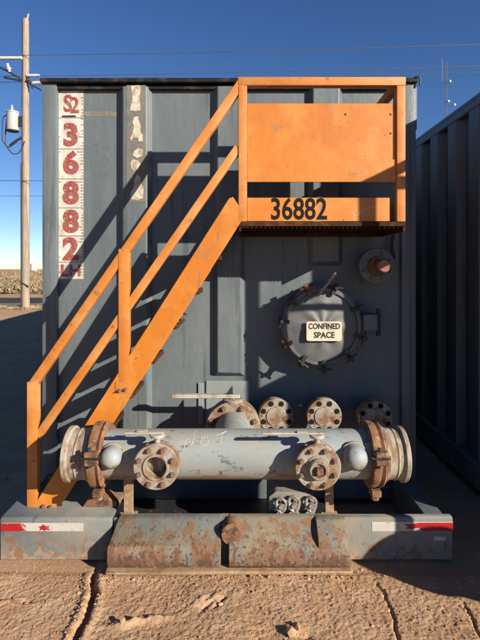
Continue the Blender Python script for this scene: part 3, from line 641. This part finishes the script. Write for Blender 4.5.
def outlet(px, py, plug, L=.27):
    yf = 2.335; x, z = X(px, yf), Z(py, yf)
    MB().lathe((x, YM-.05, z), (0,-1,0), [(0,.056),(.10,.056),(.125,.075),(.125,.05)], 32).build('neck', 'pipe', mf)
    MB().lathe((x, yf+.052, z), (0,-1,0), [(-.022,.06),(-.022,.107),(.0,.107),(.0,.06)], 44).build('neck_flange', 'flange', mf, smooth=25)
    MB().lathe((x, yf+.0505, z), (0,-1,0), [(0,.055),(0,.078),(.030,.078),(.030,.055)], 36).build('valve_body', 'rust', mf, smooth=25)
    if plug:
        fl = [(0,0),(0,.108),(.004,.112),(.019,.112),(.023,.108),(.023,.062),(.030,.058),(.030,0)]
        MB().lathe((x, yf+.018, z), (0,-1,0), fl, 48).build('flange', 'flange', mf, smooth=25)
        MB().lathe((x, yf-.0115, z), (0,-1,0), [(-.002,.052),(.022,.050),(.030,.044),(.030,.032),(.018,.030),(.018,0)], 32).build('plug', 'flange', mf, smooth=25)
        MB().box(x-.017, x+.017, yf-.060, yf-.029, z-.017, z+.017).build('plug_square', 'rust', mf, bevel=.004)
    else:
        fl = [(0,.056),(0,.108),(.004,.112),(.019,.112),(.023,.108),(.023,.066),(.030,.062),(.030,.053),(.0,.052),(-.05,.052)]
        MB().lathe((x, yf+.018, z), (0,-1,0), fl, 48).build('flange', 'flange', mf, smooth=25)
        MB().lathe((x, yf+.060, z), (0,-1,0), [(0,.0545),(.008,.050),(.014,.030),(.016,0)], 32).build('valve_disc', 'ring', mf, smooth=40)
    ring_of(mf, BOLT_ME, 'bolt', (x, z), .0885, 8, yf-.0052, math.pi/8, 1.0)
    # stem and lever
    b = MB(); b.cyl((x, yf+.035, z+.095), (x, yf+.035, z+.150), .015, 12); b.build('stem', 'flange', mf)
    MB().lathe((x, yf+.035, z+.136), (0,0,1), [(0,0),(0,.036),(.010,.038),(.014,.034),(.014,0)], 20).build('lever_plate', 'lever', mf, smooth=30)
    b = MB().box(x-L, x+.03, yf+.022, yf+.048, z+.1505, z+.160); b.box(x-.10, x-.05, yf+.018, yf+.052, z+.1602, z+.167); b.build('lever', 'lever', mf, bevel=.002)
outlet(156, 467, False, .16); outlet(318, 467.5, True)
# supports
for px0, px1 in ((119.5,129.5), (328,337)):
    MB().box(X(px0,2.55), X(px1,2.55), 2.635, 2.649, BZ+.001, ZM-.09).build('support_leg', 'leg', mf, bevel=.003)
    b = MB().box(X(px0,2.55)-.02, X(px1,2.55)+.02, 2.6352, 2.664, BZ-.0175, BZ+.0008).build('support_foot', 'leg', mf, bevel=.002)
# chalk word on the pipe
def on_pipe(px, py, e=-.0012):
    z = Z(py, YM-.1); dz = max(-.99, min(.99, (z-ZM)/RM)); return (X(px, YM-.11), YM - (RM+e)*math.sqrt(1-dz*dz), ZM + (RM+e)*dz)
for pl in ([(184,448),(186,439),(191,446),(194,435)], [(205,439),(201,440),(200,444),(204,446),(208,443),(206,439)], [(215.5,438.5),(221,437.3),(226,436.3),(221.2,437.6),(220,444)]):
    q = []
    for (a, c_), (d_, e_) in zip(pl[:-1], pl[1:]): q += [on_pipe(a+(d_-a)*k/4, c_+(e_-c_)*k/4) for k in range(4)]
    q.append(on_pipe(*pl[-1])); MB().tube(q, .0026, 6).build('chalk_letter', 'chalk', mf)
# big valve between tank and manifold
yv, xv, zv = 2.94, X(233,2.94), Z(429,2.94)
MB().lathe((xv, YW-.009, zv), (0,-1,0), [(0,.112),(.60,.112),(.60,.09)], 40).build('feed_pipe', 'pipe', mf)
MB().lathe((xv, yv, zv), (0,-1,0), [(-.02,.114),(-.02,.166),(-.016,.170),(.020,.170),(.024,.166),(.024,.118),(.032,.1135)], 56).build('valve_flange', 'flange', mf, smooth=25)
MB().lathe((xv, yv+.075, zv), (0,-1,0), [(-.02,.114),(-.02,.166),(.020,.166),(.020,.114)], 48).build('valve_flange', 'flange', mf, smooth=25)
MB().lathe((xv, yv+.0545, zv), (0,-1,0), [(-.0,.114),(-.0,.13),(.0335,.13),(.0335,.114)], 48).build('valve_body', 'rust', mf, smooth=25)
ring_of(mf, BOLT_ME, 'bolt', (xv, zv), .143, 8, yv-.0242, math.pi/8, 1.25)
b = MB(); b.cyl((xv, yv+.03, zv+.12), (xv, yv+.03, zv+.195), .022, 14); b.build('stem', 'flange', mf)
MB().lathe((xv, yv+.03, zv+.160), (0,0,1), [(0,0),(0,.062),(.016,.064),(.02,.058),(.02,0)], 24).build('lever_plate', 'flange', mf, smooth=30)
MB().box(X(172,2.96), X(240,2.96), 2.945, 2.985, Z(398,2.96), Z(394.3,2.96)).build('lever', 'lever', mf, bevel=.003)
MB().prism([(X(226,2.96), Z(394,2.96)), (X(233,2.96), Z(394,2.96)), (X(232.5,2.96), Z(385,2.96)), (X(230.5,2.96), Z(388,2.96))], 2.955, 2.965).build('lever_stop', 'dark', mf, bevel=.001)

# ------------------------------------------------------------------ the neighbouring tank (mirrored build, standing nearer)
NXL, DY = 1.70, -.94                                # its near side and how much further forward it stands
n_root = empty('frac_tank', (0, 0, 0), 'corrugated dark grey steel tank along the right edge of the picture', 'tank', 'steel fluid tanks side by side')
n_root.scale = (-1, 1, 1)
n_root.location = (NXL + TX1 + tank.location.x, tank.location.y + DY, 0)
n_root.location.x = NXL + (TX1 - tank.location.x)
skip = {'staircase'}
printed = ('figure', 'number_strip', 'marker_scribble', 'peeled_strip', 'paper_scrap', 'faded_figure', 'tape_residue', 'lettering', 'warning_sign', 'chalk', 'reflective_tape', 'tape_scrap', 'name_plate', 'gauge_marks', 'hose_stub', 'lifting_hook')
def copy_clean(o, parent):
    if o.name.split('.')[0].startswith(printed) or o.name.split('.')[0] in skip: return
    c = o.copy(); COL.objects.link(c); c.parent = parent
    if 'label' in c: del c['label']
    for ch in list(o.children): copy_clean(ch, c)
for ch in list(tank.children): copy_clean(ch, n_root)
# its own landing sits lower; built in the mirrored tank's frame
def nb(name, x0, x1, y0, y1, z0, z1, parent, m='orange', bev=.004):
    """x, y given as in the world; stored mirrored about the root"""
    r = n_root.location; par = parent
    b = MB().box(-(x1-r.x), -(x0-r.x), y0-r.y, y1-r.y, z0, z1)
    me_off = Vector((0,0,0)); p = par
    while p is not None and p is not n_root: me_off += p.location; p = p.parent
    b.v = [(v[0]-me_off.x, v[1]-me_off.y, v[2]-me_off.z) for v in b.v]
    o = b.build(name, m, None, loc=(0,0,0), bevel=bev); o.parent = par; o.location = (0,0,0); return o
land = bpy.data.objects.new('landing', None); COL.objects.link(land); land.parent = n_root; land.location = (0,0,0)
ya, yb, xl, xr = 1.75, YW+DY-.045, 1.875, 2.85
for x in (xl, xr-.05):
    nb('post', x, x+.05, ya, ya+.05, BZ+.003, 2.615, land, 'rail')
nb('top_rail', xl, xr, ya-.002, ya+.05, 2.616, 2.666, land, 'rail')
nb('side_rail', xl, xl+.05, ya+.0505, yb, 2.617, 2.665, land, 'rail')
nb('side_rail', xl, xl+.05, ya+.0505, yb, 2.11, 2.185, land, 'rail')
nb('mid_rail', xl+.0505, xr-.0505, ya+.004, ya+.046, 2.128, 2.158, land, 'rail')
nb('side_kick_plate', xl+.02, xl+.028, ya+.0505, yb, 1.56, 1.655, land, 'orange', .001)
nb('kick_plate', xl+.0505, xr-.0505, ya+.02, ya+.028, 1.56, 1.63, land, 'orange', .001)
nb('deck_plate', xl+.0285, xr, ya+.0285, yb, 1.562, 1.580, land, 'grate', .001)

# ------------------------------------------------------------------ poles, wires, mast
def utility_pole(x, y, label):
    r = empty('utility_pole', (x, y, .1), label, 'pole', 'poles of the power line')
    b = MB().lathe((x, y, -.2), (0,0,1), [(0,.138),(3,.133),(6.5,.125),(10.30,.112),(10.36,.10),(10.36,0)], 16); b.build('pole_shaft', 'pole', r, smooth=40)
    z1 = Z(58.5, 16.4)
    MB().box(x-2.3, x-.05, y-.19, y-.09, z1-.045, z1+.045).build('crossarm', 'porcelain', r, bevel=.008)
    MB().cyl((x+.02, y, 10.0), (x+.10, y, 10.35), .03, 8).build('top_pin', 'lever', r)
    for dx, dz in ((-.9,-.33), (-.45,-.50), (-1.5,-.3)):
        b = MB().cyl((x+dx, y-.2, z1+dz), (x+dx-.06, y-.24, z1+dz+.26), .05, 10); b.cyl((x+dx-.02, y-.2, z1+dz+.08), (x+dx-.03, y-.22, z1+dz+.13), .085, 12); b.build('insulator', 'porcelain', r)
    b = MB(); b.tube([(x-.08,y-.1,z1-.72),(x-.45,y-.2,z1-.50),(x-.9,y-.2,z1-.28),(x-1.5,y-.2,z1-.05)], .035, 8); b.tube([(x-.08,y-.1,z1-.76),(x-.65,y-.2,z1-.68)], .04, 8); b.build('brace', 'cable', r)
    z2 = Z(75.5, 16.4)
    MB().box(x+.08, x+.52, y-.14, y-.05, z2-.035, z2+.04).build('bracket_arm', 'porcelain', r, bevel=.006)
    MB().cyl((x+.30, y-.1, z2-.26), (x+.62, y-.1, z2-.24), .06, 12).build('insulator', 'porcelain', r)
    b = MB(); b.cable([(x+.08,y-.1,z2-.05),(x+.2,y-.14,z2-.3),(x+.42,y-.16,z2-.42),(x+.60,y-.15,z2-.52)], .025, 6); b.tube([(x+.06,y-.12,z2-.2),(x+.22,y-.15,z2-.18),(x+.3,y-.15,z2-.45)], .03, 6); b.build('jumper', 'cable', r)
    tx, tz0, tz1 = x-.385, Z(129.5,16.2), Z(110,16.2)
    t = MB().lathe((tx, y-.12, tz0), (0,0,1), [(0,0),(0,.19),(.02,.20),(tz1-tz0-.05,.20),(tz1-tz0-.04,.215),(tz1-tz0,.205),(tz1-tz0+.03,.12),(tz1-tz0+.03,0)], 28).build('transformer', 'transformer', r, smooth=30)
    MB().lathe((tx-.01, y-.15, tz1+.02), (0,0,1), [(0,.05),(.04,.06),(.06,.035),(.10,.05),(.12,.03),(.20,.022),(.20,0)], 12).build('bushing', 'porcelain', t)
    MB().box(tx+.12, x-.09, y-.15, y-.07, tz0+.15, tz0+.5).build('hanger', 'cable', t)
    MB().lathe((tx, y-.12, tz0-.012), (0,0,1), [(0,0),(0,.205),(.03,.206),(.03,.19)], 28).build('base_rim', 'cable', t)
    b = MB()
    b.cable([(tx-.19,y-.12,tz1-.1),(tx-.32,y-.14,tz1-.25),(tx-.34,y-.15,tz0-.25),(tx-.25,y-.15,tz0-.45),(tx+.02,y-.17,tz0-.78),(tx+.25,y-.15,tz0-.72),(tx+.42,y-.13,tz0-.35)], .018, 6)
    b.cable([(tx-.2,y-.12,tz1-.2),(tx-.24,y-.13,tz0-.2),(tx-.18,y-.14,tz0-.55),(tx+.1,y-.15,tz0-.42),(tx+.3,y-.14,tz0-.2)], .022, 6)
    b.cable([(tx-.1,y-.12,tz0-.5),(tx+.12,y-.15,tz0-.35),(tx+.32,y-.15,tz0-.24)], .04, 6)
    b.build('service_loop', 'cable', t)
    b = MB(); b.tube([(x-.11,y-.09,.1),(x-.115,y-.09,3),(x-.12,y-.09,5.2)], .018, 6); b.build('shaft_dark_line', 'cable', r)  # thin dark line up the left of the shaft
    b = MB(); b.tube([(x-.14,y-.13,1.15),(x+.18,y-.14,.98)], .022, 6); b.build('wire_wrap', 'cable', r)
    return r
PX, PY = X(25.5,16.5), 16.5
utility_pole(PX, PY, 'weathered wooden utility pole carrying a white transformer, left of the tank')
PX2, PY2 = 27.0, 14.2
utility_pole(PX2, PY2, 'wooden utility pole beyond the right edge of the picture')
def power_line(z0, z1, y0, label, r=.011, xl=-40.0, sag=.25):
    pts = []
    for i in range(41):
        t = i/40; pts.append((PX + (PX2-PX)*t, y0 + (PY2-PY)*t, z0 + (z1-z0)*t - sag*4*t*(1-t)))
    left = [(PX + (xl-PX)*k/12, y0 + 1.5*k/12, z0 + .6*k/12 - sag*2*(k/12)*(1-k/12)) for k in range(12, 0, -1)]
    tag(MB().tube(left + pts, r, 6).build('power_line', 'wire', None), label, 'power line', 'wires of the power line')
power_line(Z(58,16.4)+.08, Z(58,16.4)+.40, PY-.14, 'uppermost overhead wire crossing the blue sky')
power_line(Z(76,16.4), Z(76,16.4)+.25, PY-.1, 'second overhead wire, just above the tank top', sag=.2)
power_line(Z(82,16.4), Z(82,16.4)+.15, PY-.1, 'third overhead wire, lowest of those over the corrugated tank', r=.009, sag=.15)
power_line(Z(181,16.4), Z(181,16.4), PY-.16, 'low cable crossing the pole beneath the transformer', r=.011, sag=.1)
power_line(Z(195,16.4), Z(195,16.4), PY+.15, 'lowest thin cable passing behind the pole', r=.007, sag=.1)

def mast():
    Y0 = 60.0; x = X(446.5, Y0); r = empty('antenna_mast', (x, Y0, 0), 'thin lattice antenna mast against the sky, behind the corrugated tank', 'mast')
    H = Z(63, Y0); pts = [(x+.16*math.cos(a), Y0+.16*math.sin(a)) for a in (.3, 2.4, 4.5)]
    for p in pts: MB().cyl((p[0], p[1], 0), (p[0], p[1], H), .022, 6).build('mast_leg', 'mast', r)
    b = MB(); z = .4; k = 0
    while z < H - .5:
        for i in range(3):
            p, q = pts[i], pts[(i+1)%3]; b.cyl((p[0],p[1],z), (q[0],q[1],z+.45), .009, 4)
        z += .45
    b.build('lacing', 'mast', r, smooth=0)['kind'] = 'stuff'
    MB().cyl((x+.1, Y0, H-.3), (x+.1, Y0, H+1.1), .016, 6).build('whip_antenna', 'mast', r)
    MB().cyl((x-.55, Y0, H-2.2), (x-.55, Y0, H+.6), .022, 8).build('whip_antenna', 'mast', r)
    b = MB().cyl((x-.55, Y0, H-1.8), (x, Y0, H-1.8), .03, 6); b.build('bracket', 'mast', r)
    for px, py, s in ((450.5,81,.15), (449,101,.15), (455,104.5,.15)):
        c_ = Vector((X(px,Y0-.3), Y0-.3, Z(py,Y0-.3)))
        MB().lathe(c_, (.3,-1,.1), [(-.10,0),(-.10,.10),(.0,s),(.03,s),(.02,s*.9),(-.02,0)], 20).build('dish', 'transformer', r)
        MB().cyl(c_+Vector((0,.1,0)), (x, Y0, c_.z), .03, 6).build('bracket', 'mast', r)
mast()

# far white storage tank on the plain
YQ = 420.0; qx = X(33.6, YQ); qw = 6.4*YQ/F/2; qh = Z(263.5, YQ)
q = empty('storage_tank', (qx, YQ, 0), 'small white storage tank far off on the desert horizon', 'tank')
MB().lathe((qx, YQ, -.3), (0,0,1), [(0,0),(0,qw),(qh-.3,qw),(qh-.3,0)], 24).build('shell', 'whitewall', q)
MB().lathe((qx, YQ, qh-.599), (0,0,1), [(0,qw+.1),(.1,qw+.1),(.7,.3),(.7,0)], 24).build('roof', 'whitewall', q)
MB().lathe((qx, YQ, qh*.5), (0,0,1), [(0,qw+.06),(.2,qw+.06)], 24).build('hoop', 'whitewall', q)

# ------------------------------------------------------------------ scrub, dry grass, clods
rng = np.random.default_rng(5)
def tufts(name, mat_, spots, label, cat, blades, hgt, spread):
    vs = []; fs = []
    A = np.array(spots); G = ground_height(A[:,0], A[:,1])
    for (x, y, s), g in zip(spots, G):
        for k in range(blades):
            a = rng.uniform(0, 2*math.pi); rr = spread*s*math.sqrt(rng.uniform(0,1)); bx, by = x+rr*math.cos(a), y+rr*math.sin(a)
            h = hgt*s*rng.uniform(.4, 1)*(1-.45*(rr/(spread*s))**2); lean = rng.normal(0, .45, 2)*h; w = rng.uniform(.012,.035)*s*hgt*1.2
            z0 = g - .02 + h*rng.uniform(0,.45); c, s_ = math.cos(a*3), math.sin(a*3); n = len(vs)
            vs += [(bx-w*c, by-w*s_, z0), (bx+w*c, by+w*s_, z0), (bx+lean[0]+w*.5*c, by+lean[1]+w*.5*s_, z0+h*.55), (bx+lean[0]*.6-w*1.2*c, by+lean[1]*.6-w*1.2*s_, z0+h*.5)]
            fs.append((n, n+1, n+2, n+3))
    b = MB(); b.v = vs; b.f = fs
    me = bpy.data.meshes.new(name); me.from_pydata(vs, [], fs); me.materials.append(M[mat_])
    o = bpy.data.objects.new(name, me); COL.objects.link(o); tag(o, label, cat, kind='stuff'); return o
sp = []
for i in range(1500):
    y = 31 + 260*rng.uniform(0,1)**2.2; x = rng.uniform(-.62*y-6, .62*y+8)
    sp.append((x, y, rng.uniform(.7, 1.5)*(1 + y/260)))
tufts('scrub', 'scrub', sp, 'dry olive and tan scrub covering the plain beyond the road', 'scrub', 80, .58, .85)
sp = [(rng.uniform(-22, -4.5), rng.uniform(17.6, 19.3), rng.uniform(.5, 1.1)) for i in range(260)] + [(PX+rng.normal(0,.35), PY+rng.normal(0,.3), rng.uniform(.5,1.0)) for i in range(18)]
sp += [(rng.uniform(-40, 30), rng.uniform(26.4, 31), rng.uniform(.4, .8)) for i in range(260)]
tufts('dry_grass', 'grass', sp, 'straw-coloured dry grass along the road verge and round the pole', 'grass', 50, .20, .32)
# clods
vs = []; fs = []
ico = bmesh.new(); bmesh.ops.create_icosphere(ico, subdivisions=1, radius=1); iv = np.array([v.co[:] for v in ico.verts]); ifc = [tuple(v.index for v in f.verts) for f in ico.faces]; ico.free()
CL = []
def clod(x, y, s):
    CL.append((x, y, s))
def clods_build():
  A = np.array(CL); G = ground_height(A[:,0], A[:,1])
  for (x, y, s), g in zip(CL, G):
    n = len(vs); sc = np.array([rng.uniform(.7,1.3), rng.uniform(.7,1.3), rng.uniform(.5,.85)])*s
    for p in iv*(1+rng.normal(0,.16,(len(iv),1)))*sc: vs.append((x+p[0], y+p[1], g+p[2]+s*.25))
    fs.extend(tuple(i+n for i in f) for f in ifc)
for i in range(4200): clod(rng.uniform(-1.5, 1.5), rng.uniform(1.85, 2.57), .0022*math.exp(rng.normal(0,.42)))
for i in range(500): clod(rng.uniform(-6, -1.6), rng.uniform(2.8, 13), .010*math.exp(rng.normal(0,.5)))
for i in range(260): clod(-.735 + rng.normal(.0,.05), rng.uniform(1.85,2.5), .0032*math.exp(rng.normal(0,.45)))
for i in range(90): clod(rng.uniform(NX0, NX1), rng.uniform(2.445, 2.468), .004*math.exp(rng.normal(0,.4)))
for x, y, s in ((.25,2.10,.020), (.22,2.07,.026), (-1.01,2.27,.012), (-.52,2.13,.016), (-.09,2.26,.012)): clod(x, y, s)
clods_build()
me = bpy.data.meshes.new('clods'); me.from_pydata(vs, [], fs); me.materials.append(M['stone'])
o = bpy.data.objects.new('clods', me); COL.objects.link(o); tag(o, 'loose sand clods and pebbles scattered in front of the skid', 'gravel', kind='stuff')
